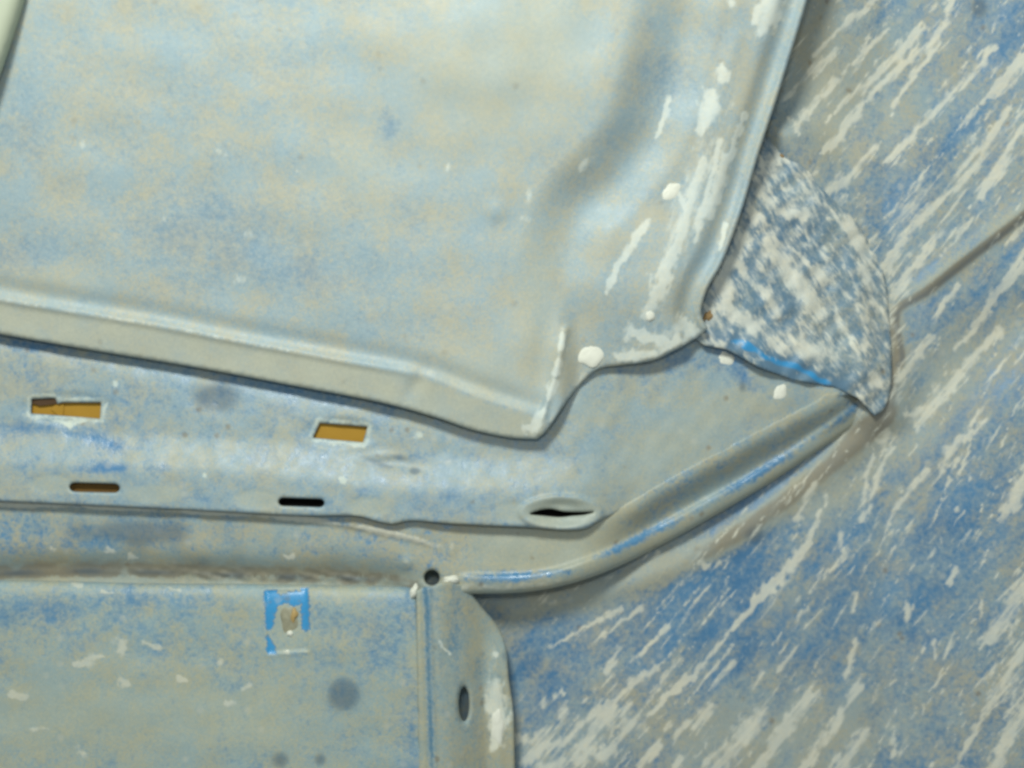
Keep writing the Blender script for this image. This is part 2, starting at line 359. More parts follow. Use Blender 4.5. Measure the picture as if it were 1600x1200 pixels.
SIDE = [
 W((1375,-8,4),(1330,30,5),(1272,85,3)), W((1390,45,3),(1350,80,4),(1315,115,2)),
 W((1490,0,3),(1464,57,5),(1425,90,6),(1381,127,6),(1340,175,5),(1302,223,6),(1286,240,2)),
 W((1445,40,5),(1405,85,7),(1368,118,7),(1316,164,4),(1290,190,2)), W((1306,76,3),(1275,108,6),(1224,158,4)),
 W((1308,127,6),(1275,160,6),(1246,193,9),(1250,212,3)), W((1469,66,3),(1430,115,4),(1394,168,3)),
 W((1555,74,5),(1504,131,6),(1460,175,5),(1425,212,5),(1380,255,3)), W((1604,92,11),(1575,122,9),(1550,148,5),(1535,162,2)),
 W((1370,230,5),(1340,262,7),(1318,285,9),(1290,300,7)), W((1578,170,6),(1526,254,8),(1485,300,6),(1447,332,8),(1410,375,6),(1381,420,8)),
 W((1604,188,5),(1568,245,5),(1530,306,3)), W((1576,252,4),(1548,285,5),(1534,303,8)), W((1473,363,6),(1440,400,7),(1399,460,5)),
 W((1520,340,3),(1500,365,4),(1470,400,2)), W((1604,390,7),(1560,455,5),(1521,516,6),(1490,548,3)), W((1495,450,5),(1460,497,3)),
 W((1600,411,5),(1562,455,5),(1540,480,2)), W((1454,527,6),(1425,565,6),(1403,598,5)), W((1562,520,6),(1515,565,6),(1472,614,8),(1431,664,7)),
 W((1604,350,4),(1570,385,3)), W((1500,447,2),(1480,470,4)),
 W((1388,676,9),(1376,690,7)), W((1497,686,5),(1480,712,9),(1470,735,5)), W((1394,700,3),(1371,745,5),(1356,800,4)), W((1366,700,2),(1352,756,5),(1348,815,4)),
 W((1450,737,4),(1420,770,4),(1401,792,3)), W((1540,655,5),(1508,690,4)), W((1604,738,13),(1580,790,12),(1562,812,4)), W((1283,742,3),(1262,775,5),(1241,812,4)),
 W((1281,800,3),(1268,835,4),(1238,880,5),(1201,920,6),(1172,952,4),(1144,986,3),(1110,1024,3),(1082,1056,5),(1060,1074,6),(1036,1095,3),(1015,1118,3)),
 W((971,948,5),(950,962,6),(931,972,3),(900,988,2),(868,1009,2)), W((863,1011,5),(864,1012,5)), W((1000,951,5),(985,962,3),(945,992,3)), W((944,994,6),(945,996,5)),
 W((1045,980,5),(1025,998,3),(985,1034,2)), W((1024,1044,5),(990,1068,6),(958,1096,5)), W((956,1038,6),(948,1050,5)), W((1052,1042,4),(1030,1068,3),(1015,1085,2)),
 W((1146,1036,5),(1128,1055,5),(1108,1081,3)), W((1244,1012,3),(1230,1030,4),(1216,1048,3)), W((1336,1000,4),(1330,1030,4),(1322,1062,3)),
 W((1192,1050,3),(1178,1076,4)), W((1255,955,2),(1238,985,3)), W((1313,832,5),(1314,858,4)), W((1490,885,5),(1486,910,5)), W((1338,925,4),(1334,955,3)), W((1415,935,3),(1418,965,3)),
 W((1114,1102,6),(1100,1118,9),(1084,1138,6)), W((1197,1106,7),(1175,1135,15),(1150,1165,14),(1112,1205,11)), W((1270,1086,8),(1245,1118,10),(1225,1142,8),(1180,1205,6)),
 W((1240,1130,3),(1215,1160,6),(1190,1195,5)), W((1344,1074,6),(1318,1110,5),(1302,1137,8),(1275,1170,7),(1250,1210,8)), W((1350,1148,8),(1330,1180,13),(1310,1215,14)),
 W((1604,1010,8),(1575,1055,9),(1544,1104,9),(1520,1150,6),(1490,1205,6)), W((1604,915,13),(1570,958,13),(1542,1000,8)), W((1604,1110,12),(1570,1160,9),(1550,1205,12)),
 W((1400,1135,3),(1396,1180,5)), W((1460,1000,3),(1462,1030,3)), W((1110,884,5),(1108,886,5)), W((1098,882,6),(1102,886,5)), W((856,942,6),(870,940,4)), W((1030,862,4),(1022,872,3)),
 W((948,1112,20),(930,1135,17)), W((995,1130,13),(975,1142,12)), W((958,1172,13),(940,1180,10)), W((882,1112,8),(876,1120,5)), W((865,1088,5),(866,1089,5)), W((852,1098,6),(850,1104,4)), W((918,1093,4),(912,1097,3)),
 W((878,1082,3),(880,1084,3)), W((1015,1190,3),(1030,1165,6)), W((1060,1180,5),(1055,1200,4)), W((1048,1130,6),(1040,1140,3)), W((985,1100,4),(970,1118,3)),
 W((850,1140,8),(828,1160,7),(806,1150,5)), W((905,1130,8),(880,1160,8),(850,1165,7),(822,1190,8)), W((925,1150,12),(905,1190,12)), W((880,1190,8),(850,1200,8)),
 W((1050,1160,2),(1075,1128,4)), W((1020,1170,4),(1000,1200,5)), W((1292,775,3),(1288,790,3)), W((1420,650,5),(1440,640,4)),
]
SIDE = [(p, 1.65 if abs(p[0][0] - 1281) < 1 else 1.05) for p, st in SIDE]
# finer random flecks that follow the same sweep
for i in range(900):
    x = rng.uniform(880, 1640); y = rng.uniform(-10, 1210)
    if y > 640 and x < 900: continue
    if y < 640 and x < 1230 + 0.28 * y: continue
    if y > 600 and x < 1380 - (y - 620) * 1.15: continue
    base = 50 + (x - 1200) * .02 if y < 700 else 42 + (x - 900) * .045
    a = math.radians(base + rng.normal(0, 4)); Ln = rng.gamma(1.5, 13) * rng.choice([1, 1, 1, 3.2]) + 3; ww = rng.uniform(1.0, 2.8) * (1.25 if rng.random() < .1 else .9)
    dx, dy = math.cos(a) * Ln, -math.sin(a) * Ln
    SIDE.append(([(x, y, ww * .6), (x + dx / 2, y + dy / 2, ww), (x + dx, y + dy, ww * .5)], rng.uniform(.55, .9)))
def m_side(q):
    R = stroke_mask(q, SIDE)
    R = np.maximum(R, .50 * (gauss(q, 1420, 330, 70, 26, -50) + gauss(q, 870, 1165, 55, 42) + .8*gauss(q, 1405, 590, 26, 80, 30)))
    d, s, _ = dist_poly(q, GLINE); R = np.maximum(R, .44 * np.exp(-(d / 20) ** 2) * (.6 + .4 * wav(q, 91, 45)) * sst(180, 300, q[:, 1]))
    R = np.maximum(R, .34 * gauss(q, 1560, 240, 40, 160, 35) + .3 * gauss(q, 1595, 1090, 60, 120))
    G = .55 * gauss(q, 1330, 760, 120, 26, -40) + .7 * gauss(q, 1290, 160, 60, 120) + .15 * gauss(q, 880, 955, 120, 30) + .45 * gauss(q, 1470, 590, 120, 40, -35) + .5 * gauss(q, 1180, 1150, 200, 60)
    d, s, _ = dist_poly(q, FOLD); G = G + .7 * np.exp(-(d / 8) ** 2) * (.6 + .4 * np.sin(q[:, 0] / 19))
    AF = .55 * np.exp(-((d - 12) / 6) ** 2) * (s > 0) * (q[:, 0] > 1390)
    d, s, _ = dist_poly(q, VAL); G = G + .55 * np.exp(-((d - 8) / 18) ** 2)
    G = np.clip(G, 0, 1.2)
    B = .45 * gauss(q, 840, 1070, 60, 60) + .35 * gauss(q, 1180, 820, 120, 50, -30) + .35 * gauss(q, 1500, 820, 70, 120) + .3 * gauss(q, 1550, 60, 90, 70) + .25 * gauss(q, 1160, 1010, 90, 60) + .5 * gauss(q, 1250, 740, 120, 16, -33)
    B = B + .45 * gauss(q, 850, 970, 80, 50) + .35 * gauss(q, 1120, 940, 200, 60, -25) + .3 * gauss(q, 1400, 940, 110, 70)
    A = 1.0 * gauss(q, 1530, 12, 14, 18) + .8 * gauss(q, 1180, 838, 20, 18) + .5 * gauss(q, 1393, 300, 10) + .4 * gauss(q, 1385, 640, 26, 60, 20) + AF
    d, s, _ = dist_poly(q, FOLD); BR = .95 * np.exp(-((d - 9) / 9) ** 2) * (s > 0) * (q[:, 0] > 1388)
    BR = BR + .8 * gauss(q, 1392, 590, 16, 60) + .8 * gauss(q, 1352, 672, 46, 18, -35)
    d, s, _ = dist_poly(q, VAL); BR = BR + .75 * np.exp(-((d - 4) / 12) ** 2) * sst(1000, 1150, q[:, 0])
    return R, G, .62 * B * (BR < .3) - BR, np.clip(A, 0, 1)
sheet('side_panel', line([(620, -90), (1710, -90), (1710, 1290), (620, 1290)], 8), h_side, M_SIDE, body, m_side, spacing=3.6, thick=1.2)

# ------------------------------------------------------------------ corner gusset, smeared with pale sealer
G_OUT = np.vstack([catmull([(1205, 170), (1222, 188), (1250, 235), (1300, 300), (1350, 365), (1382, 430), (1390, 500), (1393, 560), (1391, 610), (1380, 640), (1366, 650)], 4),
                   line([(1366, 650), (1340, 622), (1300, 604), (1240, 594), (1185, 574), (1135, 546), (1100, 540), (1050, 500), (1080, 380), (1150, 200)], 6)[1:-1]])
def h_gus(q):
    x, y = q[:, 0], q[:, 1]
    h = 12 - (x - 1120) * .055 - .0 * y
    h = h + 1.8 * np.exp(-(dist_poly(q, catmull([(1245, 250), (1300, 330), (1340, 420), (1350, 520), (1345, 620)], 12))[0] / 18) ** 2)
    h = h + .6 * wav(q, 9, 100) + .35 * wav(q, 10, 42) + .35 * np.abs(wav(q, 11, 60))
    return np.minimum(h, 11.5) + 1.5 * sst(500, 560, y) * sst(1120, 1180, x)
GST = [W((1158,370,10),(1155,395,13),(1165,425,5)), W((1216,212,5),(1222,224,6)), W((1130,450,18),(1135,480,14),(1180,510,14)), W((1140,410,9),(1128,440,12)), W((1190,300,9),(1215,330,12),(1255,335,10)),
 W((1200,380,16),(1240,430,20),(1280,490,14)), W((1225,540,20),(1260,550,20),(1290,545,14)), W((1325,340,13),(1345,390,13),(1355,420,8)), W((1345,420,10),(1360,450,10)), W((1130,552,15),(1146,556,12)),
 W((1300,465,8),(1302,468,8)), W((1170,330,10),(1180,350,6)), W((1240,270,5),(1262,300,5)), W((1190,450,8),(1215,490,10)), W((1365,585,9),(1372,600,8)), W((1250,400,4),(1290,440,4)), W((1350,500,8),(1352,540,8)), W((1190,250,6),(1195,280,5))]
def m_gus(q):
    R = stroke_mask(q, GST)
    R = np.maximum(R * 1.0, .50 * (gauss(q, 1195, 400, 50, 120, -20) + gauss(q, 1250, 540, 80, 34)))
    R = np.maximum(R, .42 + 0 * R) * sst(150, 230, q[:, 1])
    R = R * (1 - .9 * gauss(q, 1235, 580, 95, 14, 12)) * (1 - .5 * gauss(q, 1320, 440, 14, 90, -18))
    R = R * (1 - .8 * gauss(q, 1235, 215, 14, 20))
    yl = 528 + (q[:, 0] - 1110) * .40; kb = np.exp(-((q[:, 1] - yl + 6 + 3 * np.sin(q[:, 0] / 13)) / 10) ** 2) * sst(1125, 1160, q[:, 0]) * sst(1335, 1290, q[:, 0]); R = R * (1 - .8 * kb)
    B = (1.45 + .5 * wav(q, 92, 22)) * kb + .6 * gauss(q, 1160, 535, 40, 10, 10) + .25
    return R, 0 * R, B, .5 * gauss(q, 1340, 605, 22, 10, 20)
sheet('corner_gusset', G_OUT, h_gus, M_GUS, body, m_gus, spacing=3.2, thick=1.0, edge_r=10, edge_drop=.7)

# ------------------------------------------------------------------ lower flange with rolled rim
F_OUT = np.vstack([offs(cCR, -9)[:-6], line([(1292, 612), (1345, 610)], 6)[:-1], catmull([(1345, 610), (1364, 628), (1362, 644)])[:-1], cRIM[::-1][:-1],
                   catmull([(731, 928), (715, 926), (700, 925), (692, 922)])[:-1], line([(692, 922), (640, 935), (-90, 935)], 6)[:-1], line([(-90, 935), (-90, 768)], 8)[:-1]])
LIP = catmull([(-90, 780), (0, 787), (131, 791), (262, 797), (420, 806), (525, 818), (600, 832), (660, 846), (692, 856)], 8)
SEAM = catmull([(-90, 897), (0, 896), (80, 893), (200, 893), (300, 896), (420, 901), (520, 902), (600, 908), (650, 914)], 8)
def h_fl(q):
    x, y = q[:, 0], q[:, 1]
    h = 11.0 + 0 * x
    # the raised rim bead
    d, s, _ = dist_poly(q, cRU)
    d2, s2, _ = dist_poly(q, cRIM)
    band = d2 / np.maximum(d + d2, 1e-3)            # 0 at the outer edge .. 1 at the bead's inner line
    inn = (s > 0)                                    # between inner line and outer edge
    xr = sst(700, 745, x)
    hb = 1.8 * np.exp(-(np.where(inn, 0, d) / 5) ** 2) - np.where(inn, 1, 0) * 3.0 * (1 - band) ** 2.2
    h = h + xr * hb
    # surface falls away towards the right corner, and dips between rail and bead
    h = h - 9 * sst(880, 1390, x)
    dc = dist_poly(q, cCR)[0]
    ds_, ss_, _ = dist_poly(q, cCR); fall = sst(2, 48, np.where(ss_ > 0, ds_, 0)) * sst(900, 1030, x); h = h - 8.5 * fall
    # lip of the under layer on the left
    d, s, t = dist_poly(q, LIP); up = s < 0
    h = h + np.where(x < 700, 1, 0) * (1.3 * np.where(up, 1, np.exp(-(d / 3.5) ** 2)) * sst(700, 640, x))
    # trough at the seam
    d, s, _ = dist_poly(q, SEAM)
    h = h - sst(690, 600, x) * (5.5 * np.exp(-(d / 26) ** 2)) - sst(690, 600, x) * np.where(s > 0, np.clip(d / 8, 0, 3), 0)
    h = h + .3 * wav(q, 77, 15) * np.exp(-(d / 9) ** 2) * sst(120, 300, x) * sst(690, 640, x)
    h = h + 1.0 * gauss(q, 635, 880, 10) + .15 * wav(q, 21, 60) + .5 * gauss(q, 706, 858, 7, 12)
    return h
def m_fl(q):
    x, y = q[:, 0], q[:, 1]
    d, s, t = dist_poly(q, LIP)
    R = 1.15 * np.exp(-((d-1) / 4.5) ** 2) * sst(720, 690, x) * (.75 + .25 * np.sin(x / 23))
    R = np.maximum(R, .5 * gauss(q, 636, 878, 9)); R = np.maximum(R, .5 * gauss(q, 706, 858, 6, 12))
    R = np.maximum(R, stroke_mask(q, [W((80,857,4),(88,859,4)), W((168,860,5),(176,861,4)), W((205,872,5),(214,871,3)), W((445,870,4),(458,868,4))]))
    d, s, _ = dist_poly(q, SEAM)
    G = .9 * np.exp(-((d - 6) / 9) ** 2) * sst(130, 260, x) * sst(700, 640, x) + .8 * sst(690, 800, x) * sst(1050, 900, x) * (y < 890)
    dr, sr, tr = dist_poly(q, cRU)
    inn = sr > 0
    B = .75 * np.exp(-(dr / 7) ** 2) * (.55 + .45 * np.sin(x / 31 + 1)) * (x > 720) + .22 * gauss(q, 60, 850, 160, 24)  # blue along the bead paints in its highlight; left end is bare paint
    G = np.where(inn & (dr > 10), .5, G * (1 - B))
    R = np.maximum(R, np.where(inn, .55 * np.exp(-((dr - 15) / 7) ** 2) * sst(1000, 800, x) * (x > 722), 0))
    ds2, _, _ = dist_poly(q, SEAM); B = B - .95 * np.exp(-((ds2 - 4) / 7) ** 2) * sst(700, 640, x) * (.6 + .5 * wav(q, 94, 50)) - .5 * sst(40, 8, ds2) * sst(650, 560, x) * (y < 900)
    A = .8 * gauss(q, 210, 832, 90, 18) + .30 * sst(650, 560, x) * (.7 + .3 * wav(q, 93, 90)) + .35 * gauss(q, 320, 878, 16, 10) + .5 * np.exp(-(d / 5) ** 2) * sst(700, 640, x) * (.5 + .5 * np.sin(x / 17)) + .3*gauss(q, 665, 838, 22, 8)
    A = A + 0 * x
    return R, G, B, np.clip(A, 0, 1)
HOLE = np.stack([675 + 12 * np.cos(np.linspace(0, 2*np.pi, 20, endpoint=False)), 903 + 12 * np.sin(np.linspace(0, 2*np.pi, 20, endpoint=False))], -1)
sheet('rolled_flange', F_OUT, h_fl, M_FL, body, m_fl, holes=[HOLE], lines=[LIP, offs(LIP, 3), cRU, offs(cRU, 4)], spacing=3.6, thick=1.2, edge_r=5, edge_drop=1.2)

# ------------------------------------------------------------------ slotted rail
def slot(cx, cy, L_, H_, ang=2, n=14):
    a = math.radians(ang); p = []
    r = H_ / 2; s = L_ / 2 - r
    for i in range(n): t = -math.pi/2 + math.pi * i / (n - 1); p.append((s + r * 1.3 * math.cos(t), r * math.sin(t)))
    for i in range(n): t = math.pi/2 + math.pi * i / (n - 1); p.append((-s + r * 1.3 * math.cos(t), r * math.sin(t)))
    p = np.array(p); return np.stack([cx + p[:, 0]*math.cos(a) - p[:, 1]*math.sin(a), cy + p[:, 0]*math.sin(a) + p[:, 1]*math.cos(a)], -1)
SQ1 = line([(50, 624), (86, 622), (90, 631), (98, 629), (158, 629), (156, 654), (120, 651), (49, 646), (50, 624)], 4)[:-1]
SQ2 = line([(500, 661), (574, 667), (567, 691), (489, 684), (500, 661)], 4)[:-1]
SL1 = slot(148, 762, 74, 14, 1.5); SL2 = slot(471, 785, 68, 13, 2)
SL3 = catmull([(828, 803), (843, 797), (860, 795), (880, 799), (905, 800), (928, 800), (915, 804), (895, 806), (875, 808), (850, 806)], 3, True)
R_OUT = np.vstack([cCR[:-1], catmull([(1300, 622), (1338, 612), (1345, 600), (1335, 590)])[:-1], catmull([(1335, 590), (1300, 578), (1240, 562), (1150, 530), (1050, 470)])[:-1],
                   line([(1050, 470), (800, 560), (600, 580), (300, 520), (-90, 440), (-90, 776)], 6)[:-1]])
BAND = catmull([(-90, 672), (0, 680), (150, 686), (300, 690), (450, 700), (600, 718), (720, 722), (850, 722), (960, 716), (1100, 700)], 10)
def h_rail(q):
    x, y = q[:, 0], q[:, 1]
    d, s, _ = dist_poly(q, BAND); sd = d * np.where(s > 0, 1, -1)    # + below
    h = 12.0 + 0 * x
    amt = 1 - sst(800, 1010, x)
    sp = lambda t: 5 * np.log1p(np.exp(np.clip(t / 5, -30, 30))); h = h + 4.6 * (sp(sd + 6) - sp(sd - 44)) / 50 * amt + 3.5 * (1 - amt)
    # roll at the top left, under the upper panel
    h = h - 3 * np.exp(-((y - (505 + .19 * x)) / 30) ** 2) * sst(900, 500, x)
    # right half falls toward the corner
    h = h - 4.5 * sst(880, 1010, x) - 9 * sst(880, 1390, x) - 4 * gauss(q, 1335, 602, 55, 22)
    dc, sc, tc = dist_poly(q, cCR)
    k = np.exp(-(dc / 30) ** 2) * sst(925, 1000, x); h = h * (1 - k) + k * (10.6 - 9 * sst(880, 1390, x))
    h = h - 1.2 * gauss(q, 338, 622, 40, 24) - 1.0 * gauss(q, 630, 725, 38, 12, 12) + .8 * gauss(q, 600, 712, 26, 7)
    # frames pressed around the square holes
    for (cx, cy, rx, ry) in ((104, 638, 72, 26), (532, 676, 58, 24)):
        r = np.sqrt(((x - cx) / rx) ** 2 + ((y - cy) / ry) ** 2); h = h - .7 * sst(1.15, .75, r)
    h = h - .6 * gauss(q, 112, 660, 22, 8)
    # stamped oval around the third slot
    r = np.sqrt(((x - 877) / 64) ** 2 + ((y - 801) / 27) ** 2)
    h = h + 1.2 * sst(1.12, .95, r) - 2.4 * sst(.95, .35, r)
    # faint ovals left of the slots
    for (cx, cy) in ((82, 756), (400, 780), (575, 792), (800, 800)):
        r = np.sqrt(((x - cx) / 34) ** 2 + ((y - cy) / 15) ** 2); h = h - .2 * sst(1.25, .8, r)
    h = h + .22 * wav(q, 31, 150) + .10 * wav(q, 32, 45)
    return h
def m_rail(q):
    x, y = q[:, 0], q[:, 1]
    R = stroke_mask(q, [W((178,600,4),(179,601,4)), W((655,682,6),(656,683,6)), W((534,752,5),(535,753,5)), W((86,657,3),(110,662,6),(130,658,3)), W((163,640,3),(166,630,4)), W((318,742,4),(320,743,3))])
    R = np.maximum(R, .0 + .48 * gauss(q, 118, 740, 300, 6, 3) * 0)
    r1 = np.sqrt(((x - 877) / 60) ** 2 + ((y - 801) / 25) ** 2)
    G = .95 * sst(1.05, .9, r1)
    for (cx, cy, rx) in ((82, 756, 34), (400, 780, 34), (575, 792, 34), (240, 772, 46), (800, 800, 26)):
        r = np.sqrt(((x - cx) / rx) ** 2 + ((y - cy) / 14) ** 2); G = np.maximum(G, .6 * sst(1.25, .8, r))
    G = np.maximum(G, .8 * gauss(q, 1060, 690, 150, 50, -30)); G = np.maximum(G, .35 * gauss(q, 930, 640, 80, 30))
    for hole, o in ((SQ1, 12), (SQ2, 11)):
        d = dist_poly(q, coarse(hole, 2), True)[0]; R = np.maximum(R, .58 * np.exp(-((d - 4) / 7) ** 2))
    B = .75 * gauss(q, 170, 732, 34, 7, -3) + .5 * gauss(q, 160, 690, 50, 10, 10) + .35 * gauss(q, 60, 670, 80, 10) + .45 * gauss(q, 1165, 590, 30, 12, 60) + .25 * gauss(q, 1100, 560, 120, 30)
    B = B + .35 * gauss(q, 60, 540, 80, 14, 12) + .3 * gauss(q, 400, 600, 200, 14, 10)
    A = 1.1 * gauss(q, 338, 622, 40, 24) + .7 * gauss(q, 592, 724, 30, 6, 20) + .6 * gauss(q, 625, 716, 16, 5, 10) + 1.1 * gauss(q, 648, 736, 9, 6) + .8 * gauss(q, 1160, 604, 7, 10) + .4 * gauss(q, 1010, 780, 100, 18, -28)  # shade painted into the dent and right crease, besides real stains
    A = A + .3 * gauss(q, 880, 708, 90, 12) + .25 * gauss(q, 560, 700, 140, 9, 4) + .3 * gauss(q, 560, 724, 50, 6, 20)  # painted shade above the raised band and by the dent
    A = A + .35 * gauss(q, 1240, 630, 90, 18, -28)  # more shade painted along the right crease
    return R, G, np.clip(B, 0, 1), np.clip(A, 0, 1)
rail = sheet('slotted_rail', R_OUT, h_rail, M_RAIL, body, m_rail, holes=[SQ1, SQ2, SL1, SL2, SL3], spacing=3.4, thick=1.0, edge_r=3.5, edge_drop=.7)

# inside of the rail: black sheet added for the shade in the slots and the ochre strip seen through the holes
def slab(name, poly, h0, h1, mat, parent):
    poly = np.array(poly, float); n = len(poly)
    f = P(poly[:, 0], poly[:, 1], h1); b = P(poly[:, 0], poly[:, 1], h0); V = np.vstack([f, b])
    me = bpy.data.meshes.new(name)
    F = [tuple(range(n))[::-1], tuple(range(n, 2 * n))] + [(i, (i + 1) % n, (i + 1) % n + n, i + n) for i in range(n)]
    me.from_pydata([tuple(v) for v in V], [], F); me.materials.append(mat); me.update()
    o = bpy.data.objects.new(name, me); S.collection.objects.link(o); o.parent = parent
    return o
slab('cavity_shade_sheet', [(-90, 560), (1000, 620), (1000, 860), (-90, 830)], -3, -2, M_DARK, body)
oc = bpy.data.objects.new('ochre_lining', None)
S.collection.objects.link(oc); oc['label'] = 'ochre yellow lining strip visible through the holes in the rail'; oc['category'] = 'lining'
slab('lining_sheet', [(20, 600), (200, 608), (620, 640), (640, 712), (480, 716), (190, 690), (40, 680)], 8.2, 8.8, M_OCHRE, oc)
slab('lining_tab', [(50, 618), (88, 616), (90, 631), (62, 634), (50, 630)], 9.2, 10.0, simple_mat('dark_brown_edge', (.07, .035, .012), .8), oc)
slab('lining_tab', [(88, 628), (100, 628), (98, 656), (80, 640)], 8.9, 9.4, M_OCHRE, oc)
M_OCHRE_DARK = simple_mat('dark_ochre', (.15, .075, .010), .8, .3, 300)  # darker copy of the ochre lining colour
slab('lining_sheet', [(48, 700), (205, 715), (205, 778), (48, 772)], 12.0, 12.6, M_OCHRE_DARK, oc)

# ------------------------------------------------------------------ lower left panel
LTOP = [(-90, 903), (0, 906), (100, 908), (220, 911), (350, 912), (520, 914), (610, 916), (640, 918), (652, 926)]
L_OUT = np.vstack([catmull(LTOP)[:-1], catmull([(652, 926), (656, 1000), (660, 1100), (665, 1290)])[:-1], line([(665, 1290), (-90, 1290), (-90, 903)], 8)[:-1]])
cLT = catmull(LTOP, 10)
PATCH = np.array([(412, 922), (482, 918), (484, 1018), (417, 1023)], float)
def h_low(q):
    x, y = q[:, 0], q[:, 1]
    d = dist_poly(q, cLT)[0]
    h = 15.5 - 3.5 * np.exp(-d / 10) + (y - 910) * .004
    ins = inside(q, PATCH); dp = dist_poly(q, line([*PATCH, PATCH[0]], 8))[0]
    h = h - np.where(ins, .5 * sst(0, 3, dp), 0) + .3 * np.exp(-(dp / 3) ** 2)
    return h + .35 * wav(q, 41, 330) + .12 * wav(q, 42, 80)
def m_low(q):
    x, y = q[:, 0], q[:, 1]
    R = stroke_mask(q, [W((188,1006,9),(192,1016,8)), W((225,1006,3),(248,1012,5)), W((118,1040,4),(140,1030,9),(160,1025,4)), W((190,1065,7),(202,1070,5)), W((343,1034,4),(344,1036,4)),
         W((280,1062,5),(290,1064,3)), W((378,1078,4),(392,1070,3)), W((122,1165,6),(130,1180,6)), W((20,1085,6),(40,1090,5)), W((110,912,3),(125,914,3)), W((160,925,4),(175,926,3)), W((265,918,3),(280,920,3)), W((200,906,4),(212,904,4)),
         W((446,1018,4),(450,1019,4)), W((50,1140,4),(75,1138,3)), W((355,1100,5),(366,1098,4))])
    dp = dist_poly(q, line([*PATCH, PATCH[0]], 8))[0]; ins = inside(q, PATCH)
    R = np.maximum(R, .42 * np.exp(-(dp / 3.0) ** 2)); R = np.maximum(R, .35 * sst(18, 2, y - 908) * sst(340, 60, x))  # pale strip at top left paints in the fold's highlight
    G = np.clip(.6 * gauss(q, 100, 1120, 260, 60) + .4 * gauss(q, 380, 1120, 90, 60) + .4 * gauss(q, 560, 925, 90, 8), 0, 1)
    G = np.where(ins, .35, G)
    B = .40 * gauss(q, 40, 955, 110, 26) + .22 * gauss(q, 220, 935, 110, 18) + .25 * gauss(q, 620, 960, 30, 60) + .3 * gauss(q, 645, 1180, 20, 80)
    pb = (x < 482 - 0) & (y < 945 + 2 * np.sin(x / 4)) & (y > 924 + 6 * gauss(q, 440, 930, 9, 20))
    pb |= (x < 431 + 2 * np.sin(y / 5)) & (y < 985) & (y - 945 < (436 - x) * 3.4)
    pb |= (x > 417) & (y > 992) & (x - 412 < (y - 985) * .75) & (x < 430)
    pb |= (x > 471) & (y < 985)
    B = np.where(ins & pb, 2.0 + .45 * wav(q, 88, 14) - .9 * gauss(q, 446, 932, 6, 14), B); G = np.where(ins & pb, 0, G)
    A = 1.1 * gauss(q, 537, 1085, 22, 22) ** .6 + .6 * gauss(q, 438, 1188, 14) + .6 * gauss(q, 500, 1187, 10) + .4 * gauss(q, 640, 945, 10, 20) * 0 + .25 * gauss(q, 600, 1190, 18)
    A = np.where(np.hypot(x - 537, y - 1085) < 27, np.clip(A, 0, .95), np.minimum(A, .3))
    A = A + .5 * gauss(q, 438, 1188, 12) + .5 * gauss(q, 500, 1187, 9)
    return R, G, B, A
M_LOW2 = M_LOW
low = sheet('lower_panel', L_OUT, h_low, M_LOW, body, m_low, spacing=3.4, thick=1.2, edge_r=6, edge_drop=1.6)

def lump(name, cx, cy, rx, ry, h0, hh, ang, mat, parent, seed=0, bump=.12, n=26, m=9, power=2.2):
    """a dried drop / weld: irregular dome sitting on the sheet at height h0"""
    r = np.random.default_rng(seed); ph = r.uniform(0, 6.28, 6); am = r.uniform(.3, 1, 6) * bump
    a = math.radians(ang); V = []; F = []
    for j in range(m):
        k = 1 - j / (m - 1)          # 1 rim .. 0 centre
        for i in range(n):
            t = 2 * math.pi * i / n
            w_ = 1 + sum(am[q_] * math.sin((q_ + 2) * t + ph[q_]) for q_ in range(4)) * k
            X = rx * k * w_ * math.cos(t); Y = ry * k * w_ * math.sin(t)
            u = cx + X * math.cos(a) - Y * math.sin(a); v = cy + X * math.sin(a) + Y * math.cos(a)
            z = h0 - .6 + (hh + .6) * (1 - k ** power) ** .6 * (1 + .12 * math.sin(5 * t + ph[4]) * k)
            V.append(P(u, v, z))
    for j in range(m - 1):
        for i in range(n):
            a_, b_ = j * n + i, j * n + (i + 1) % n; F.append((a_, a_ + n, b_ + n, b_))
    return make_mesh(name, V, F, mat, parent)

lump('weld_stub', 452, 968, 19, 26, 15.0, .8, 8, M_STUB, low, 4, .16)
lump('weld_stub', 459, 962, 6, 12, 15.6, .7, 5, simple_mat('rusty_weld', (.40, .27, .10), .6, .4, 500), low, 6, .2)
lump('paint_drop', 453, 990, 6, 5, 15.6, .8, 0, M_WHITE, low, 5)
lump('paint_drop', 449, 1018, 5, 4, 15.4, .6, 0, M_WHITE, low, 8)
lump('rust_chip', 291, 1153, 8, 6, 15.6, .7, 30, simple_mat('brown_rust', (.22, .14, .05), .8, .4, 500), low, 12)

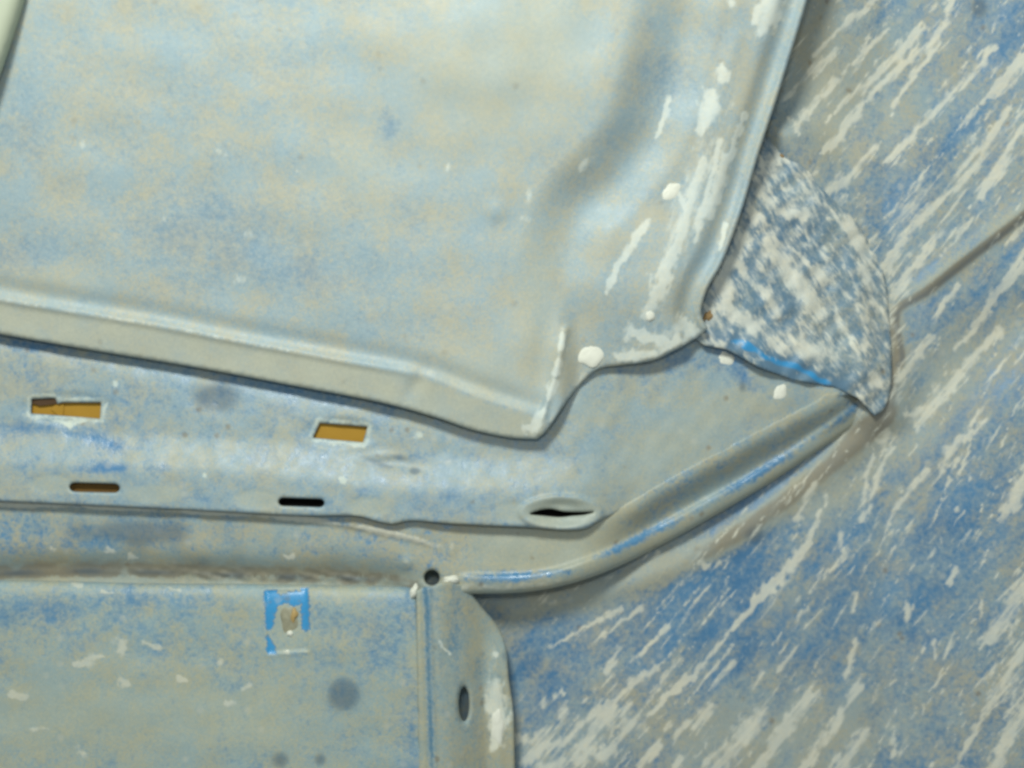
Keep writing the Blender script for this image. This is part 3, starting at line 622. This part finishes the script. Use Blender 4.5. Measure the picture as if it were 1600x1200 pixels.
# ------------------------------------------------------------------ bracket
B_OUT = np.vstack([catmull([(650, 924), (660, 918), (674, 916), (690, 910), (722, 912), (738, 928), (752, 948), (770, 968), (784, 990), (791, 1015), (795, 1060), (802, 1110), (804, 1180), (806, 1290)])[:-1],
                   line([(806, 1290), (655, 1290), (652, 1100), (650, 922)], 6)[:-1]])
BH = np.stack([725 + 8 * np.cos(np.linspace(0, 2*np.pi, 24, endpoint=False)), 1100 + 27 * np.sin(np.linspace(0, 2*np.pi, 24, endpoint=False))], -1)
def h_br(q):
    x, y = q[:, 0], q[:, 1]; lean = (y - 930) * .035
    X = x - lean
    h = 17 - .8 * np.exp(-((X - 662) / 5) ** 2) + 1.0 * np.exp(-((X - 669) / 5) ** 2)
    h = h - 16 * sst(676, 790, X)
    h = h + 3.4 * sst(748, 775, X) * sst(970, 1060, y) + .9 * gauss(q, 705, 1010, 16, 60) * -1
    h = h - 1.0 * sst(1.5, .9, np.sqrt(((x - 725) / 9) ** 2 + ((y - 1100) / 27) ** 2))
    return h + .12 * wav(q, 51, 70)
def m_br(q):
    x, y = q[:, 0], q[:, 1]; X = x - (y - 930) * .035
    R = stroke_mask(q, [W((774,1070,10),(775,1085,16),(778,1120,17),(776,1150,12),(776,1165,9)), W((688,1003,3),(700,1020,3)), W((776,1022,4),(777,1024,4))])
    R = np.maximum(R, .36 * gauss(q, 770, 1040, 14, 50))
    B = .45 * np.exp(-((X - 666) / 6) ** 2) + .25 * gauss(q, 713, 1000, 12, 70)
    G = .5 * np.exp(-((X - 655) / 5) ** 2) + .4 * gauss(q, 745, 1000, 14, 20)
    A = .5 * gauss(q, 754, 1022, 7) + .3 * gauss(q, 712, 990, 16, 50) + .6 * gauss(q, 787, 1025, 5, 12)
    return R, G, B, A
br = sheet('edge_bracket', B_OUT, h_br, M_BR, body, m_br, holes=[BH], spacing=3.2, thick=1.2, edge_r=4, edge_drop=.9)

# ------------------------------------------------------------------ upper panel
U_OUT = np.vstack([cEL[:-1], cEC[:-1], cER[:-1], line([(1285, -90), (-90, -90), (-90, 506)], 8)[:-1]])
CREASE = catmull([(-90, 452), (0, 468), (131, 490), (262, 512), (385, 536), (525, 562), (656, 588), (740, 620), (800, 640), (845, 652)], 8)
CORN = catmull([(884, 515), (874, 560), (862, 605), (850, 645), (843, 676)], 6)
VALU = catmull([(1075, -90), (1062, 0), (1048, 60), (1031, 140), (1000, 219), (944, 285), (900, 332), (880, 400), (872, 460), (880, 520)], 8)
def h_up(q):
    x, y = q[:, 0], q[:, 1]
    h = 22.5 + (600 - y) * .022 - 4.5 * sst(820, 250, x) * sst(60, 500, y)
    d, s, t = dist_poly(q, CREASE); below = s > 0
    xf = sst(900, 800, x)
    h = h + .9 * np.exp(-(d / 5) ** 2) * xf * sst(700, 560, x) - np.where(below, 1, 0) * xf * .035 * d
    h = h - 1.4 * np.exp(-((d - 18) / 16) ** 2) * (1 - np.exp(-(d / 10) ** 2)) * (~below) * xf
    # slope down to the valley and the side flange right of it
    d, s, t = dist_poly(q, VALU); right = (s < 0)
    sd = np.where(right, d, -d)
    rr = sst(580, 430, y)
    h = h - rr * (1 - .6 * sst(270, 450, y)) * (.6 + .4 * sst(-20, 110, y)) * (7.8 * sst(-74, 14, sd) - 2.8 * sst(16, 70, sd)) - (1 - rr) * 7.0 * sst(868, 908, x)
    h = h - 5.0 * sst(560, 600, y) * 0
    d, s, t = dist_poly(q, CORN); h = h + 1.5 * np.exp(-(d / 5) ** 2) * (y > 500)
    # right lip
    d, s, t = dist_poly(q, coarse(cER, 3)); h = h - 3.2 * np.exp(-((d - 24) / 17) ** 2) + .8 * np.exp(-((d - 5) / 4) ** 2) - .09 * np.clip(45 - d, 0, 45) * .6
    # long soft ribs in the flange
    h = h + .5 * np.exp(-((dist_poly(q, catmull([(1150, 60), (1110, 200), (1070, 340), (1010, 490)], 14))[0]) / 14) ** 2)
    h = h + 5 * gauss(q, 720, 60, 170, 120) + 2.0 * gauss(q, 950, 130, 50, 90, 25) + .9 * gauss(q, 775, 330, 17) - 1.0 * gauss(q, 650, 600, 12, 30, 30)
    h = h + .55 * wav(q, 61, 520) + .22 * wav(q, 62, 130)
    h = h - 1.6 * gauss(q, 850, 560, 22, 70, 5)
    return h
UPS = [W((1215,-5,14),(1205,20,18),(1190,50,8)), W((1140,0,6),(1142,4,6)), W((1186,10,5),(1180,30,5)), W((1128,112,9),(1130,122,9)), W((1112,150,10),(1106,180,12),(1096,205,6)), W((1045,155,4),(1034,190,4),(1026,215,3)),
 W((1010,345,5),(995,370,7),(975,400,6),(960,425,5),(948,460,3)), W((1060,300,2),(1075,330,5),(1060,380,6),(1045,410,9),(1035,440,13),(1020,475,8)), W((1145,230,5),(1130,265,8),(1120,300,8),(1108,340,6)),
 W((1165,180,5),(1150,215,5),(1140,250,4)), W((1100,250,4),(1085,290,5),(1075,330,5)), W((1125,220,3),(1112,280,4),(1095,340,4),(1085,380,3)), W((1135,350,3),(1122,390,3)), W((1012,482,8),(1013,492,8)),
 W((880,520,3),(877,545,5)), W((874,565,6),(870,580,6)), W((864,600,6),(856,625,6)), W((850,640,5),(838,662,7),(828,668,7)), W((985,518,10),(1010,528,8),(1040,536,6)), W((965,556,6),(990,556,8),(1022,554,6)), W((1070,510,12),(1085,520,12)),
 W((1060,530,9),(1040,545,6)), W((345,240,7),(349,242,7)), W((520,240,6),(521,241,6)), W((466,267,5),(467,268,5)), W((372,436,8),(378,437,6)), W((700,262,5),(702,263,5)), W((824,305,9),(826,306,9)), W((818,340,6),(822,344,6)),
 W((392,368,7),(396,370,5)), W((128,225,6),(130,228,5)), W((255,340,8),(258,342,5)), W((920,250,6),(910,262,6)), W((10,298,4),(12,300,4))]
def m_up(q):
    global UPS
    UPS = [(p, st * (.62 if (p[0][0] < 930 and p[0][1] < 500) else 1.35)) for p, st in UPS]
    x, y = q[:, 0], q[:, 1]
    R = stroke_mask(q, UPS)
    R = np.maximum(R, .5 * gauss(q, 1090, 290, 34, 190, 17) + .48 * gauss(q, 1050, 528, 66, 24, -20))
    d, s, t = dist_poly(q, CREASE); R = np.maximum(R, .40 * np.exp(-(d / 4) ** 2) * sst(640, 500, x))  # pale line paints in the crease's highlight
    below = (s > 0) & (x < 850)
    d3 = dist_poly(q, coarse(cEC, 3))[0]; R = np.maximum(R, .44 * np.exp(-((d3 - 4) / 6) ** 2) * (x < 940))
    G = .7 * gauss(q, 740, 130, 110, 110) + .6 * gauss(q, 860, 60, 70, 110) + .7 * gauss(q, 760, 590, 100, 60) + .6 * gauss(q, 840, 460, 40, 90) + .4 * gauss(q, 560, 260, 60) + .5 * gauss(q, 80, 445, 90, 26)  # top-centre terms paint in the bright glow; the others are dust
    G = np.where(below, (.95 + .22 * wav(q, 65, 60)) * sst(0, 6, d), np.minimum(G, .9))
    B = .45 * gauss(q, 605, 195, 16, 34) + .30 * gauss(q, 300, 350, 110, 60) + .28 * gauss(q, 450, 420, 110, 40) + .22 * gauss(q, 30, 170, 40, 60) + .15 * gauss(q, 1020, 100, 60, 90) + .3 * gauss(q, 30, 400, 100, 30)
    B = B + .2 * gauss(q, 850, 255, 40, 30)
    A = .35 * gauss(q, 682, 198, 7) + .30 * gauss(q, 868, 440, 22, 60, 5) + .22 * gauss(q, 955, 270, 20, 80, 45) + .28 * gauss(q, 1040, 100, 14, 70, 10) + .35 * gauss(q, 668, 575, 5, 26, 30) + .3 * gauss(q, 1165, 330, 12, 150, 17)  # groove and lip-side terms are painted shade; small spot is a stain
    return R, G, np.where(below, 0, B), np.clip(A, 0, 1)
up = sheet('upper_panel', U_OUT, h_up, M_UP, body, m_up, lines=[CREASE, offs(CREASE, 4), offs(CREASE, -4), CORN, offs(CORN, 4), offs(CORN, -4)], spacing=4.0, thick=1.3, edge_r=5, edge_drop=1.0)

# drops of cream sealer, each on the sheet it was dabbed on
def on(hf, u, v): return float(hf(np.array([[u, v]], float))[0])
for (u, v, rx, ry, a, hf, par, sd) in ((1048, 297, 22, 15, -35, h_up, up, 1), (924, 548, 25, 22, -70, h_up, up, 2), (1015, 490, 11, 9, 70, h_up, up, 3),
        (1217, 613, 16, 12, -65, h_rail, rail, 4), (1132, 560, 17, 12, 15, h_rail, rail, 9), (777, 1135, 11, 28, 0, h_br, br, 5)):
    lump('sealant_drop', u, v, rx, ry, on(hf, u, v), .35, a, M_WHITE, par, sd, .10)
fl = bpy.data.objects['rolled_flange']
lump('sealant_drop', 705, 906, 14, 7, 12.5, 2.0, -2, M_WHITE, fl, 7, .08)
lump('sealant_drop', 647, 924, 6, 13, 15.0, 1.5, 18, M_WHITE, low, 8, .08)

gu = bpy.data.objects['corner_gusset']
M_RUST = simple_mat('orange_rust', (.30, .19, .08), .8, .4, 500)
lump('rust_spot', 1222, 243, 6, 4, on(h_gus, 1222, 243), .35, 20, M_RUST, gu, 21, .2)
lump('rust_spot', 1106, 494, 7, 11, on(h_gus, 1106, 494), .8, 30, M_RUST, gu, 22, .2)

# ------------------------------------------------------------------ pale trim at the top left
TR = [(-90, -90), (52, -90), (44, -20), (36, 10), (20, 60), (0, 118), (-14, 150), (-90, 220)]
def h_tr(q):
    cx = catmull([(52, -90), (44, -20), (36, 10), (20, 60), (0, 118), (-14, 150), (-90, 220)], 8)
    d = dist_poly(q, cx)[0]; return 46 - 7 * np.exp(-d / 12)
tr = sheet('trim_strip', np.vstack([catmull(TR[1:])[:-1], line([TR[-1], TR[0], TR[1]], 8)[:-1]]), h_tr, M_TRIM, None, None, spacing=6, thick=5.0, edge_r=10, edge_drop=2)
tr['label'] = 'pale cream trim strip crossing the top left corner over the dusty panel'; tr['category'] = 'trim'
print('verts', sum(len(o.data.vertices) for o in S.objects if o.type == 'MESH'))
